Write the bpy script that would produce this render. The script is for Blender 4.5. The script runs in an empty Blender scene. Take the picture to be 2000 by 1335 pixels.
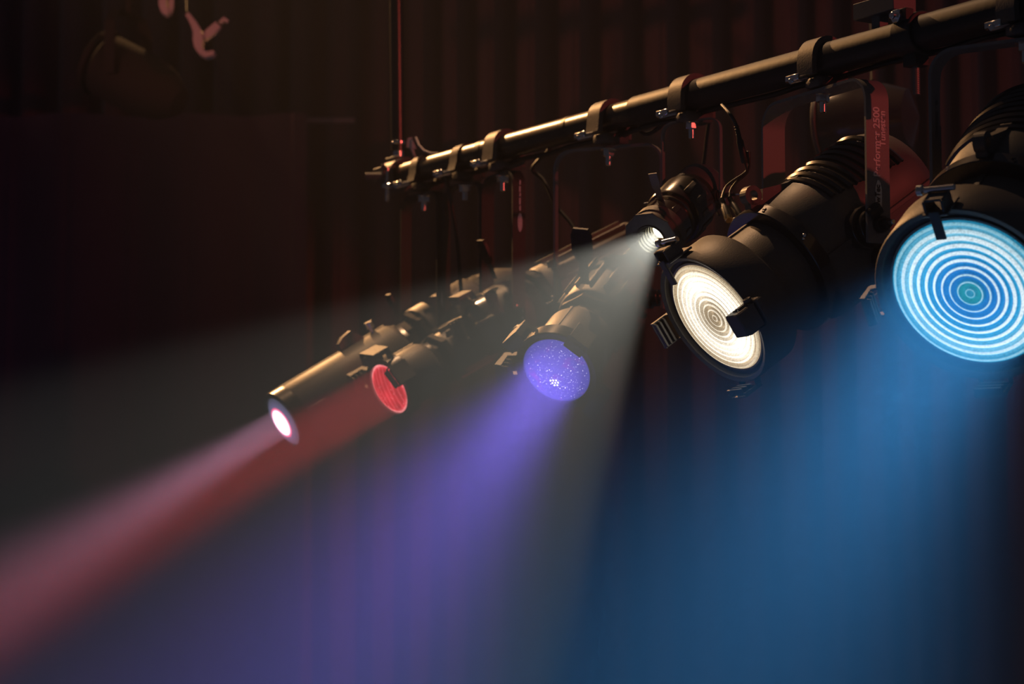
import bpy, bmesh, math, random
from mathutils import Vector, Matrix
from math import pi, sin, cos, radians

sc = bpy.context.scene
C = sc.collection
random.seed(7)

# ------------------------------------------------------------------ camera
CAMZ = 2.2
PITCH = radians(5.5)
cam = bpy.data.cameras.new('camera')
cam.lens = 85; cam.sensor_width = 36
cam.clip_end = 60
cam.dof.use_dof = True
cam.dof.focus_distance = 4.0
cam.dof.aperture_fstop = 4.5
camo = bpy.data.objects.new('camera', cam)
C.objects.link(camo)
camo.location = (0, 0, CAMZ)
camo.rotation_euler = (pi / 2 + PITCH, 0, 0)
sc.camera = camo
FPX = 85 / 36 * 2000
FW = Vector((0, cos(PITCH), sin(PITCH))); UP = Vector((0, -sin(PITCH), cos(PITCH))); RT = Vector((1, 0, 0))
EYE = Vector((0, 0, CAMZ))

# ------------------------------------------------------------------ world, exposure
sc.view_settings.view_transform = 'Standard'
sc.view_settings.look = 'None'
sc.view_settings.exposure = 0.0
sc.view_settings.gamma = 1.0
sc.view_settings.use_curve_mapping = False
sc.cycles.use_denoising = True
sc.cycles.denoising_input_passes = 'RGB'
sc.cycles.volume_bounces = 0
sc.cycles.max_bounces = 6
w = bpy.data.worlds.new('dark_theatre'); sc.world = w; w.use_nodes = True
w.node_tree.nodes['Background'].inputs[0].default_value = (0.0140, 0.0145, 0.0200, 1)
w.node_tree.nodes['Background'].inputs[1].default_value = 1.0

# ------------------------------------------------------------------ pixel rays -> places on the rig
def ray(px, py):
    return FW + RT * ((px - 1000) / FPX) - UP * ((py - 667.5) / FPX)
def at(px, py, depth):
    return EYE + ray(px, py) * depth
def on_height(px, py, h):
    r = ray(px, py)
    return EYE + r * (h / r.z)
PIPE_A = on_height(800, 338, 0.87)
PIPE_B = on_height(1900, 38, 0.87)
PIPE_DIR = (PIPE_B - PIPE_A).normalized()
def project(p):
    q = p - EYE; z = q.dot(FW)
    return 1000 + FPX * q.dot(RT) / z, 667.5 - FPX * q.dot(UP) / z
def on_pipe(px):
    lo, hi = -1.0, 3.0
    for _ in range(50):
        m = (lo + hi) / 2
        if project(PIPE_A.lerp(PIPE_B, m))[0] < px: lo = m
        else: hi = m
    return PIPE_A.lerp(PIPE_B, lo)
def beam_dir(px, py, ix, iy, ratio):
    v = ray(px, py).normalized()
    r = v.cross(Vector((0, 0, 1))).normalized(); u = r.cross(v)
    n = math.hypot(ix, iy); s = math.sqrt(1 - ratio * ratio)
    return -v * ratio + s * (r * ix / n - u * iy / n)

class Head:
    """lens centre, beam direction, pivot and clamp point of one hanging lamp"""
    def __init__(s, px, py, ix, iy, ratio, clamp_px):
        s.d = beam_dir(px, py, ix, iy, ratio)
        r = ray(px, py); s.P = on_pipe(clamp_px); q = s.P - EYE
        det = -r.x * s.d.y + s.d.x * r.y
        t = (-q.x * s.d.y + s.d.x * q.y) / det
        s.L = (r.x * q.y - r.y * q.x) / det
        s.O = EYE + r * t
        s.C = s.O - s.d * s.L
        s.h = s.d.cross(Vector((0, 0, 1))).normalized()
        Z = -s.d; X = s.h; Y = Z.cross(X)
        s.M = Matrix.Translation(s.O) @ Matrix((X, Y, Z)).transposed().to_4x4()
        tt = Vector((0, 0, 1)).cross(X)
        s.Y = Matrix.Translation(s.P) @ Matrix((X, tt, Vector((0, 0, 1)))).transposed().to_4x4()

# the seven lamps of the rig
H_blue = Head(1898, 568, -.553, .833, .80, 2000)
H_warm = Head(1402, 617, -.805, .593, .507, 1606)
H_mini = Head(1290, 450, -.70, .70, .80, 1350)
H_violet = Head(1088, 722, -.60, .80, .80, 1188)
H_dark = Head(938, 638, -.89, .45, .40, 982)
H_red = Head(762, 758, -.85, .50, .55, 908)
H_pink = Head(555, 822, -.85, .52, .40, 828)

# ------------------------------------------------------------------ lights
def place_light(l, name, p, d):
    o = bpy.data.objects.new(name, l); C.objects.link(o)
    o.location = p; o.rotation_euler = (-d).to_track_quat('Z', 'Y').to_euler()
    return o
def disk(name, H, z, R, spread, col, power, dd=None):
    l = bpy.data.lights.new(name, 'AREA'); l.shape = 'DISK'; l.size = 2 * R
    l.spread = radians(spread); l.color = col; l.energy = power
    return place_light(l, name, H.O + H.d * z, dd or H.d)
def spot(name, p, d, R, ang, blend, col, power):
    l = bpy.data.lights.new(name, 'SPOT'); l.shadow_soft_size = R
    l.spot_size = radians(ang); l.spot_blend = blend; l.color = col; l.energy = power
    return place_light(l, name, p, d)
disk('blue_beam', H_blue, .030, .105, 46, (.065, .41, 1), 54)
disk('violet_beam', H_violet, .012, .054, 37, (.20, .135, 1), 42)
disk('red_beam', H_red, .012, .052, 13, (1, .05, .07), 12.5)
disk('pink_beam', H_pink, .016, .032, 21, (1, .47, .76), 12.5)
spot('white_beam', H_mini.O + H_mini.d * .004, H_mini.d, .011, 40, .2, (1, .99, .86), 640)
# lamps of the theatre outside the frame, and two added fill lamps
WARM = Vector((-1.95, 7.7, CAMZ + 3.3))
spot('warm_overhead', WARM, (Vector((-.02, 4.8, CAMZ + .66)) - WARM).normalized(), .03, 26, 1, (1, .50, .19), 1000)
WARM_FILL = Vector((-.45, 5.3, CAMZ + 3.4))
spot('warm_fill', WARM_FILL, (Vector((.15, 4.5, CAMZ + .6)) - WARM_FILL).normalized(), .03, 50, 1, (1, .56, .28), 210)  # added fill that widens the warm light on the lamp tops
REDL = Vector((3.5, 1.8, CAMZ + 1.95))
spot('red_front', REDL, (Vector((.36, 5.16, CAMZ + .75)) - REDL).normalized(), .05, 28, .35, (1, .11, .085), 120)
CURTAIN_FILL = Vector((-3.1, 3.6, CAMZ + 1.2))
spot('curtain_fill', CURTAIN_FILL, (Vector((.9, 8.0, CAMZ + 1.5)) - CURTAIN_FILL).normalized(), .05, 30, 1, (1, .27, .18), 62)  # added fill, aimed across the pleats so they show as stripes
BL = Vector((-1.9, 5.0, CAMZ + 2.2))
spot('blue_side', BL, Vector((.10, -.25, -1)).normalized(), .1, 60, 1, (.12, .12, 1), 170)

# ------------------------------------------------------------------ materials
MATS = {}
def mat(name, base, rough=.5, metal=0., bump=0., bscale=200., coat=0., vary=.12):
    m = bpy.data.materials.new(name); m.use_nodes = True
    nt = m.node_tree; b = nt.nodes['Principled BSDF']
    b.inputs['Roughness'].default_value = rough
    b.inputs['Metallic'].default_value = metal
    b.inputs['Coat Weight'].default_value = coat
    tc = nt.nodes.new('ShaderNodeTexCoord')
    n = nt.nodes.new('ShaderNodeTexNoise'); n.inputs['Scale'].default_value = 14; n.inputs['Detail'].default_value = 3
    nt.links.new(tc.outputs['Object'], n.inputs['Vector'])
    mx = nt.nodes.new('ShaderNodeMix'); mx.data_type = 'RGBA'
    mx.inputs[6].default_value = (*[c * (1 - vary) for c in base], 1)
    mx.inputs[7].default_value = (*[min(1, c * (1 + vary)) for c in base], 1)
    nt.links.new(n.outputs['Fac'], mx.inputs[0]); nt.links.new(mx.outputs[2], b.inputs['Base Color'])
    if bump:
        n2 = nt.nodes.new('ShaderNodeTexNoise'); n2.inputs['Scale'].default_value = bscale; n2.inputs['Detail'].default_value = 2
        nt.links.new(tc.outputs['Object'], n2.inputs['Vector'])
        bp = nt.nodes.new('ShaderNodeBump'); bp.inputs['Strength'].default_value = bump; bp.inputs['Distance'].default_value = .001
        nt.links.new(n2.outputs['Fac'], bp.inputs['Height']); nt.links.new(bp.outputs[0], b.inputs['Normal'])
    MATS[name] = m
    return m
BLACK = mat('black_powder_coat', (.10, .095, .09), .50, 0, .25, 500)
GLOSS = mat('black_gloss_enamel', (.035, .03, .028), .25, 0, 0, 1, .4)
YOKE = mat('grey_black_bracket_paint', (.20, .19, .185), .5, 0, .2, 500)
RUB = mat('black_rubber', (.018, .018, .018), .45)
PIPE = mat('dark_steel_tube', (.10, .09, .08), .34, .9, .15, 90, 0, .3)
ALU = mat('cast_aluminium', (.26, .24, .22), .48, .5, .2, 300)
SLEEVE = mat('scuffed_black_paint', (.018, .017, .017), .55, 0, .3, 60, 0, .5)
HOOK = mat('dull_cast_hook_metal', (.11, .10, .095), .55, .2, .2, 300)
LIGHTENED = mat('lightened_hook_metal', (.78, .72, .66), .6, 0, .2, 300)  # pale colour stands in for light missing on the far clamps and wire
DARKY = mat('flat_black_bracket', (.03, .03, .03), .6)
STEEL = mat('zinc_steel', (.75, .73, .70), .22, 1)
BRASS = mat('brass_contact', (.65, .45, .2), .3, 1)
PRINT = mat('white_print', (.80, .76, .72), .6)
SAFETY = mat('grey_coated_steel', (.13, .13, .13), .4, .3)

def emis_nodes(name):
    m = bpy.data.materials.new(name); m.use_nodes = True
    nt = m.node_tree; nt.nodes.clear()
    o = nt.nodes.new('ShaderNodeOutputMaterial')
    add = nt.nodes.new('ShaderNodeAddShader'); nt.links.new(add.outputs[0], o.inputs['Surface'])
    g = nt.nodes.new('ShaderNodeBsdfPrincipled'); g.inputs['Base Color'].default_value = (.02, .02, .02, 1); g.inputs['Roughness'].default_value = .1
    e = nt.nodes.new('ShaderNodeEmission')
    nt.links.new(g.outputs[0], add.inputs[0]); nt.links.new(e.outputs[0], add.inputs[1])
    a = nt.nodes.new('ShaderNodeAttribute'); a.attribute_name = 'lens_xy'
    return m, nt, e, a
def mth(nt, op, a, b=None, clamp=False):
    n = nt.nodes.new('ShaderNodeMath'); n.operation = op; n.use_clamp = clamp
    for i, v in enumerate((a, b)):
        if v is None: continue
        if isinstance(v, (int, float)): n.inputs[i].default_value = v
        else: nt.links.new(v, n.inputs[i])
    return n.outputs[0]
def ramp(nt, fac, stops, interp='LINEAR'):
    r = nt.nodes.new('ShaderNodeValToRGB'); r.color_ramp.interpolation = interp
    cr = r.color_ramp
    while len(cr.elements) > 1: cr.elements.remove(cr.elements[-1])
    for i, (p, c) in enumerate(stops):
        el = cr.elements[0] if i == 0 else cr.elements.new(p)
        el.position = p; el.color = (*c, 1)
    nt.links.new(fac, r.inputs[0])
    return r.outputs[0]
def mixc(nt, f, a, b, mode='MIX'):
    n = nt.nodes.new('ShaderNodeMix'); n.data_type = 'RGBA'; n.blend_type = mode
    for i, v in ((0, f), (6, a), (7, b)):
        if isinstance(v, (int, float)): n.inputs[i].default_value = v
        elif isinstance(v, tuple): n.inputs[i].default_value = (*v, 1)
        else: nt.links.new(v, n.inputs[i])
    return n.outputs[2]
def radius(nt, a):
    vl = nt.nodes.new('ShaderNodeVectorMath'); vl.operation = 'LENGTH'
    nt.links.new(a.outputs['Vector'], vl.inputs[0])
    return vl.outputs['Value']

RINGS = 10
def fresnel_glass(name, line_stops, gap_stops, sharp, strength, facing):
    """stepped lens glowing from the lamp behind: bright line on each step, duller glass between"""
    m, nt, e, a = emis_nodes(name)
    r = radius(nt, a)                                   # 0 centre .. 1 rim
    ph = mth(nt, 'FRACT', mth(nt, 'MULTIPLY', r, RINGS))
    tri = mth(nt, 'ABSOLUTE', mth(nt, 'SUBTRACT', ph, .55))
    line = mth(nt, 'SUBTRACT', 1.0, mth(nt, 'MULTIPLY', tri, 2.0))
    width = ramp(nt, r, sharp)                          # threshold shifts with radius: wider lines outside
    line = mth(nt, 'MULTIPLY', mth(nt, 'SUBTRACT', line, width), 6.0, True)
    vo = nt.nodes.new('ShaderNodeTexVoronoi'); vo.inputs['Scale'].default_value = 55
    nt.links.new(a.outputs['Vector'], vo.inputs['Vector'])
    pit = mth(nt, 'MULTIPLY', vo.outputs['Distance'], .5)
    col = mixc(nt, line, ramp(nt, r, gap_stops), ramp(nt, r, line_stops))
    nt.links.new(col, e.inputs['Color'])
    lw = nt.nodes.new('ShaderNodeLayerWeight'); lw.inputs['Blend'].default_value = .5
    k = mth(nt, 'ADD', facing[0], mth(nt, 'MULTIPLY', lw.outputs['Facing'], facing[1]))
    k = mth(nt, 'MULTIPLY', k, mth(nt, 'SUBTRACT', 1.12, pit))
    nt.links.new(mth(nt, 'MULTIPLY', k, strength), e.inputs['Strength'])
    return m
W = (1.0, .93, .78)
LENS_WARM = fresnel_glass('warm_lit_fresnel_glass',
    [(0, (1.0, .86, .66)), (.3, (1.3, 1.15, .9)), (.5, (2.2, 2., 1.7)), (.8, (2.2, 1.9, 1.5)), (.93, (.9, .74, .5)), (1, (.7, .55, .36))],
    [(0, (.42, .31, .19)), (.25, (.5, .38, .24)), (.42, (.9, .75, .55)), (.6, (1.5, 1.35, 1.1)), (.78, (1.2, 1.0, .75)), (.9, (.62, .46, .28)), (1, (.45, .33, .2))],
    [(0, (.78,) * 3), (.5, (.5,) * 3), (1, (.55,) * 3)], 1.0, (.75, .5))
LENS_BLUE = fresnel_glass('blue_lit_fresnel_glass',
    [(0, (.25, .62, .78)), (.2, (.5, .85, .95)), (.4, (1.0, 1.2, 1.3)), (.8, (.95, 1.15, 1.25)), (.93, (.40, .75, .9)), (1, (.12, .5, .7))],
    [(0, (.03, .25, .40)), (.12, (.01, .25, .24)), (.20, (.008, .14, .45)), (.34, (.01, .17, .55)), (.5, (.015, .28, .62)), (.66, (.04, .40, .70)), (.82, (.20, .58, .80)), (.92, (.06, .35, .55)), (1, (.01, .25, .45))],
    [(0, (.84,) * 3), (.3, (.70,) * 3), (.55, (.52,) * 3), (.8, (.42,) * 3), (1, (.6,) * 3)], 1.0, (.8, .4))

def plain_lens(name, fn):
    m, nt, e, a = emis_nodes(name)
    fn(nt, e, a); return m
def f_violet(nt, e, a):
    r = radius(nt, a)
    base = ramp(nt, r, [(0, (.10, .08, .50)), (.6, (.08, .06, .45)), (.9, (.055, .045, .36)), (1, (.03, .03, .2))])
    no = nt.nodes.new('ShaderNodeTexNoise'); no.inputs['Scale'].default_value = 2.2; no.inputs['Detail'].default_value = 4
    nt.links.new(a.outputs['Vector'], no.inputs['Vector'])
    base = mixc(nt, mth(nt, 'MULTIPLY', mth(nt, 'SUBTRACT', no.outputs['Fac'], .55), 3.5, True), base, (.22, .03, .38))
    spark = None
    for scl, thr in ((13, .17), (23, .19)):
        v = nt.nodes.new('ShaderNodeTexVoronoi'); v.inputs['Scale'].default_value = scl
        nt.links.new(a.outputs['Vector'], v.inputs['Vector'])
        s = mth(nt, 'MULTIPLY', mth(nt, 'SUBTRACT', thr, v.outputs['Distance']), 14., True)
        sep = nt.nodes.new('ShaderNodeSeparateColor'); nt.links.new(v.outputs['Color'], sep.inputs[0])
        s = mth(nt, 'MULTIPLY', s, mth(nt, 'POWER', sep.outputs[0], 2.2))
        spark = s if spark is None else mth(nt, 'ADD', spark, s, True)
    spark = mth(nt, 'MULTIPLY', spark, ramp(nt, r, [(0, (1,) * 3), (.75, (.8,) * 3), (.95, (0,) * 3)]), True)
    nt.links.new(mixc(nt, spark, base, (2.6, 2.4, 3.4)), e.inputs['Color'])
LENS_VIOLET = plain_lens('violet_sparkling_glass', f_violet)
def f_red(nt, e, a):
    r = radius(nt, a)
    no = nt.nodes.new('ShaderNodeTexNoise'); no.inputs['Scale'].default_value = 1.5; no.inputs['Detail'].default_value = 5
    nt.links.new(a.outputs['Vector'], no.inputs['Vector'])
    wv = nt.nodes.new('ShaderNodeTexWave'); wv.inputs['Scale'].default_value = 1.3; wv.inputs['Distortion'].default_value = 1.5
    nt.links.new(a.outputs['Vector'], wv.inputs['Vector'])
    base = ramp(nt, r, [(0, (.52, .010, .022)), (.75, (.45, .010, .02)), (.86, (.75, .03, .05)), (.95, (1.3, .42, .42)), (1, (.5, .02, .03))])
    st = mth(nt, 'MULTIPLY', mth(nt, 'SUBTRACT', wv.outputs['Fac'], .80), 3.0, True)
    base = mixc(nt, st, base, (.9, .09, .12))
    v = nt.nodes.new('ShaderNodeTexVoronoi'); v.inputs['Scale'].default_value = 7
    nt.links.new(a.outputs['Vector'], v.inputs['Vector'])
    s = mth(nt, 'MULTIPLY', mth(nt, 'SUBTRACT', .16, v.outputs['Distance']), 9., True)
    base = mixc(nt, s, base, (1, .35, .36))
    nt.links.new(mixc(nt, 1.0, base, ramp(nt, no.outputs['Fac'], [(.3, (.55,) * 3), (.7, (1.25,) * 3)]), 'MULTIPLY'), e.inputs['Color'])
LENS_RED = plain_lens('red_gel_glass', f_red)
def f_pink(nt, e, a):
    r = radius(nt, a)
    nt.links.new(ramp(nt, r, [(0, (2.4, 2.1, 2.4)), (.46, (2.0, 1.7, 2.0)), (.54, (1.3, .16, .35)), (.62, (.12, .10, .2)), (.9, (.05, .05, .08)), (1, (.03, .03, .045))]), e.inputs['Color'])
LENS_PINK = plain_lens('white_hot_lens_glass', f_pink)
def f_mini(nt, e, a):
    nt.links.new(ramp(nt, radius(nt, a), [(0, (5, 5, 4.2)), (.8, (4, 3.8, 2.6)), (1, (1.6, 1.2, .5))]), e.inputs['Color'])
LENS_MINI = plain_lens('white_hot_small_lens', f_mini)
def f_led(nt, e, a):
    e.inputs['Color'].default_value = (.9, .95, 1.2, 1); e.inputs['Strength'].default_value = 2.0
LED = plain_lens('led_die', f_led)
def f_dark(nt, e, a):
    e.inputs['Strength'].default_value = 0
LENS_DARK = plain_lens('unlit_lens_glass', f_dark)

for m_ in (LENS_VIOLET, LENS_RED, LENS_PINK, LENS_MINI, LED, LENS_DARK): m_.cycles.emission_sampling = 'NONE'
w.cycles.sampling_method = 'NONE'

def velvet(name, base):
    m = mat(name, base, .9, 0, .3, 60)
    m.node_tree.nodes['Principled BSDF'].inputs['Sheen Weight'].default_value = .3
    m.node_tree.nodes['Principled BSDF'].inputs['Specular IOR Level'].default_value = .1
    return m
VELVET = velvet('dark_red_velvet', (.24, .11, .105))
DULL = mat('matt_black_paint', (.012, .012, .013), .8)
VELVET2 = velvet('black_wool_drape', (.055, .045, .07))

# ------------------------------------------------------------------ mesh builder
class MB:
    def __init__(s): s.v = []; s.f = []; s.uv = None
    def add(s, verts, faces):
        o = len(s.v); s.v += [Vector(v) for v in verts]; s.f += [tuple(i + o for i in f) for f in faces]; return s
    def lathe(s, M, prof, seg=64, a0=0., a1=2 * pi):
        full = abs(a1 - a0 - 2 * pi) < 1e-6; n = seg if full else seg + 1; vs = []; fs = []
        for k in range(n):
            a = a0 + (a1 - a0) * k / seg
            for r, z in prof: vs.append(M @ Vector((r * cos(a), r * sin(a), z)))
        m = len(prof)
        for k in range(seg):
            k2 = (k + 1) % n
            for j in range(m - 1):
                if prof[j][0] < 1e-7 and prof[j + 1][0] < 1e-7: continue
                if prof[j][0] < 1e-7: fs.append((k * m, k * m + j + 1, k2 * m + j + 1))
                elif prof[j + 1][0] < 1e-7: fs.append((k * m + j, k * m + j + 1, k2 * m + j))
                else: fs.append((k * m + j, k * m + j + 1, k2 * m + j + 1, k2 * m + j))
        return s.add(vs, fs)
    def ring(s, M, r0, r1, z0, z1, seg=64, c=.0015):
        return s.lathe(M, [(r0, z0 + c), (r0 + c, z0), (r1 - c, z0), (r1, z0 + c), (r1, z1 - c), (r1 - c, z1), (r0 + c, z1), (r0, z1 - c), (r0, z0 + c)], seg)
    def cyl(s, M, r, z0, z1, seg=32, c=.001):
        c = min(c, r * .3)
        return s.lathe(M, [(0, z0), (r - c, z0), (r, z0 + c), (r, z1 - c), (r - c, z1), (0, z1)], seg)
    def box(s, M, cx, cy, cz, sx, sy, sz, c=.0012):
        c = min(c, .3 * min(sx, sy, sz)); hx, hy, hz = sx / 2, sy / 2, sz / 2
        vs = []
        for (dx, dy, dz) in ((c, c, 0), (c, 0, c), (0, c, c)):
            for X in (-1, 1):
                for Y in (-1, 1):
                    for Zs in (-1, 1):
                        vs.append(M @ Vector((cx + X * (hx - dx), cy + Y * (hy - dy), cz + Zs * (hz - dz))))
        bm = bmesh.new()
        for v in vs: bm.verts.new(v)
        bmesh.ops.convex_hull(bm, input=bm.verts)
        bm.verts.index_update()
        s.add([v.co.copy() for v in bm.verts], [tuple(v.index for v in f.verts) for f in bm.faces]); bm.free(); return s
    def prism(s, M, poly, z0, z1):
        """poly in M's x,y, extruded along its z"""
        n = len(poly)
        vs = [M @ Vector((x, y, z0)) for x, y in poly] + [M @ Vector((x, y, z1)) for x, y in poly]
        return s.add(vs, [tuple(range(n - 1, -1, -1)), tuple(range(n, 2 * n))] + [(i, (i + 1) % n, n + (i + 1) % n, n + i) for i in range(n)])
    def tube(s, pts, r, seg=12, cap=True):
        pts = [Vector(p) for p in pts]; n = len(pts); vs = []; fs = []
        t = (pts[1] - pts[0]).normalized()
        u = t.cross(Vector((0, 0, 1)))
        if u.length < .1: u = t.cross(Vector((1, 0, 0)))
        u.normalize()
        for i, p in enumerate(pts):
            t = (pts[min(i + 1, n - 1)] - pts[max(i - 1, 0)]).normalized()
            u = (u - t * u.dot(t)).normalized(); b = t.cross(u)
            rr = r[i] if isinstance(r, (list, tuple)) else r
            for k in range(seg):
                a = 2 * pi * k / seg; vs.append(p + (u * cos(a) + b * sin(a)) * rr)
        for i in range(n - 1):
            for k in range(seg):
                k2 = (k + 1) % seg
                fs.append((i * seg + k, i * seg + k2, (i + 1) * seg + k2, (i + 1) * seg + k))
        if cap:
            fs.append(tuple(range(seg - 1, -1, -1))); fs.append(tuple((n - 1) * seg + k for k in range(seg)))
        return s.add(vs, fs)
    def bar(s, M, path, width, th, y0=0.):
        """flat bar bent along path (x,z pairs of M), width along M's y"""
        n = len(path); vs = []; fs = []
        for i, (x, z) in enumerate(path):
            a = path[max(0, i - 1)]; b = path[min(n - 1, i + 1)]
            tx, tz = b[0] - a[0], b[1] - a[1]; q = math.hypot(tx, tz); nx, nz = -tz / q, tx / q
            for wy, sg in ((-1, -1), (1, -1), (1, 1), (-1, 1)):
                vs.append(M @ Vector((x + nx * sg * th / 2, y0 + wy * width / 2, z + nz * sg * th / 2)))
        for i in range(n - 1):
            for k in range(4):
                k2 = (k + 1) % 4
                fs.append((i * 4 + k, i * 4 + k2, (i + 1) * 4 + k2, (i + 1) * 4 + k))
        fs.append((3, 2, 1, 0)); fs.append(tuple((n - 1) * 4 + k for k in range(4)))
        return s.add(vs, fs)
    def build(s, name, m, parent=None, angle=38, lens=None):
        loc = Vector((0, 0, 0))
        if parent is None:
            lo = Vector([min(v[i] for v in s.v) for i in range(3)]); hi = Vector([max(v[i] for v in s.v) for i in range(3)])
            loc = Vector(((lo.x + hi.x) / 2, (lo.y + hi.y) / 2, lo.z)); base = loc
        else:
            top = parent
            while top.parent: top = top.parent
            base = Vector(top.location)
        me = bpy.data.meshes.new(name)
        me.from_pydata([v - base for v in s.v], [], s.f)
        bm = bmesh.new(); bm.from_mesh(me); bmesh.ops.recalc_face_normals(bm, faces=bm.faces); bm.to_mesh(me); bm.free()
        if lens:
            Mi, R = lens
            at_ = me.attributes.new('lens_xy', 'FLOAT_VECTOR', 'POINT')
            for i, v in enumerate(me.vertices):
                q = Mi @ (v.co + base); at_.data[i].vector = (q.x / R, q.y / R, 0)
        me.materials.append(m)
        me.shade_smooth(); me.set_sharp_from_angle(angle=radians(angle))
        o = bpy.data.objects.new(name, me); C.objects.link(o)
        o.location = loc
        if parent: o.parent = parent
        return o

def tag(o, label, cat=None, group=None, kind=None):
    o['label'] = label
    if cat: o['category'] = cat
    if group: o['group'] = group
    if kind: o['kind'] = kind
    return o
def thing(name, loc, label, cat, group=None):
    o = bpy.data.objects.new(name, None); C.objects.link(o); o.location = loc
    o.empty_display_size = .05
    return tag(o, label, cat, group)
def frame(o, x, y, z):
    return Matrix.Translation(o) @ Matrix((x, y, z)).transposed().to_4x4()
def local(M, x, y, z, ax='Z'):
    """frame at a point of M with its z turned to M's axis"""
    R = {'Z': Matrix.Identity(4), 'X': Matrix.Rotation(pi / 2, 4, 'Y'), '-X': Matrix.Rotation(-pi / 2, 4, 'Y'),
         'Y': Matrix.Rotation(-pi / 2, 4, 'X'), '-Y': Matrix.Rotation(pi / 2, 4, 'X'), '-Z': Matrix.Rotation(pi, 4, 'X')}[ax]
    return M @ Matrix.Translation((x, y, z)) @ R
def lettering(text, size, M, parent, m=PRINT, depth=.0004, name='lettering', label=None, bold=0.):
    cu = bpy.data.curves.new(name, 'FONT'); cu.body = text; cu.size = size; cu.extrude = depth; cu.offset = bold
    cu.align_x = 'LEFT'
    tmp = bpy.data.objects.new(name, cu); C.objects.link(tmp)
    dg = bpy.context.evaluated_depsgraph_get(); dg.update()
    me = bpy.data.meshes.new_from_object(tmp.evaluated_get(dg)); bpy.data.objects.remove(tmp); bpy.data.curves.remove(cu)
    top = parent
    while top.parent: top = top.parent
    me.transform(Matrix.Translation(-Vector(top.location)) @ M)
    me.materials.clear(); me.materials.append(m)
    o = bpy.data.objects.new(name, me); C.objects.link(o); o.parent = parent
    if label: o['label'] = label
    return o

PR = .0252                                   # pipe radius
PM = frame(PIPE_A, PIPE_DIR, Vector((0, 0, 1)).cross(PIPE_DIR), Vector((0, 0, 1)))   # x along the pipe, y behind it, z up

# ------------------------------------------------------------------ curtains
def curtain(name, p0, p1, z0, z1, period, amp, m, label, seed, sub=9):
    rnd = random.Random(seed)
    d = (p1 - p0); L = d.length; d.normalize(); n = Vector((-d.y, d.x, 0))
    xs = []; x = 0.
    while x < L:
        wdt = period * rnd.uniform(.72, 1.3); a = amp * rnd.uniform(.7, 1.2); xs.append((x, wdt, a)); x += wdt
    cols = []
    for x, wdt, a in xs:
        for k in range(sub * 2):
            t = k / (sub * 2); ph = 2 * pi * t
            cols.append((x + wdt * (t + .07 * sin(2 * ph)), a * (sin(ph) + .30 * sin(3 * ph))))
    mb = MB(); rows = 14; vs = []; fs = []
    for j in range(rows + 1):
        z = z0 + (z1 - z0) * j / rows
        for i, (x, y) in enumerate(cols):
            sway = .012 * sin(j * .7 + i * .05) * (1 - j / rows)
            vs.append(p0 + d * (x + sway) + n * (y * (1 - .25 * j / rows)) + Vector((0, 0, z - p0.z)))
    nc = len(cols)
    for j in range(rows):
        for i in range(nc - 1): fs.append((j * nc + i, j * nc + i + 1, (j + 1) * nc + i + 1, (j + 1) * nc + i))
    mb.add(vs, fs)
    o = mb.build(name, m, None, 80)
    so = o.modifiers.new('thickness', 'SOLIDIFY'); so.thickness = .004
    return tag(o, label, 'curtain')
curtain('stage_curtain', Vector((-3.3, 8.3, 0)), Vector((3.0, 8.0, 0)), .25, 5.2, .125, .085, VELVET,
        'dark red pleated curtain hanging behind the lamp pipe', 3)
curtain('masking_drape', Vector((-2.9, 7.4, 0)), Vector((-.76, 7.4, 0)), .25, CAMZ + 1.42, .30, .05, VELVET2,
        'nearly black drape with broad folds in the dark left background', 5)
dp = at(600, 203, 7.32)
mb = MB()
mb.tube([Vector((-2.9, 7.50, dp.z - .012)), Vector((dp.x + .125, 7.50, dp.z + .003))], .0095, 12)
tag(mb.build('drape_rail', ALU), 'thin rail end sticking out past the top of the black drape', 'rail')

# ------------------------------------------------------------------ haze
mb = MB(); mb.box(Matrix.Identity(4), 0, 3.6, 2.6, 7.6, 10.4, 5.8, .0001)
hz = mb.build('haze', VELVET, None)
hz.data.materials.clear()
m = bpy.data.materials.new('stage_haze'); m.use_nodes = True; nt = m.node_tree; nt.nodes.clear()
o_ = nt.nodes.new('ShaderNodeOutputMaterial'); v_ = nt.nodes.new('ShaderNodeVolumeScatter')
v_.inputs['Density'].default_value = .0065; v_.inputs['Anisotropy'].default_value = .15
v_.inputs['Color'].default_value = (1, 1, 1, 1)
nt.links.new(v_.outputs[0], o_.inputs['Volume'])
hz.data.materials.append(m)
m.cycles.volume_sampling = 'EQUIANGULAR'
tag(hz, 'thin even stage haze that shows the light beams', 'haze', None, 'stuff')

# ------------------------------------------------------------------ the pipe
mb = MB()
x_end = -.05; x_sleeve = (on_pipe(1245) - PIPE_A).dot(PIPE_DIR); x_join = (on_pipe(1775) - PIPE_A).dot(PIPE_DIR)
MX = local(PM, 0, 0, 0, 'X')
mb.lathe(MX, [(0, x_end), (PR - .003, x_end), (PR, x_end + .003), (PR, 2.7), (0, 2.7)], 48)
pipe = mb.build('lighting_pipe', PIPE)
tag(pipe, 'long black steel pipe running up to the right that carries the lamps', 'pipe')
mb = MB(); mb.ring(MX, PR - .0005, PR + .0030, x_sleeve, x_join, 48)
mb.ring(MX, PR, PR + .0045, x_join, 2.695, 48)
tag(mb.build('pipe_sleeve', SLEEVE, pipe), 'thicker outer sleeve on the right end of the pipe')
for x, ww in ((.30, .02), (.62, .012), (1.05, .03)):
    mb = MB(); mb.ring(MX, PR - .0005, PR + .0009, x, x + ww, 48, .0003)
    tag(mb.build('tape_band', RUB, pipe), 'black tape wrapped around the pipe')

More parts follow.
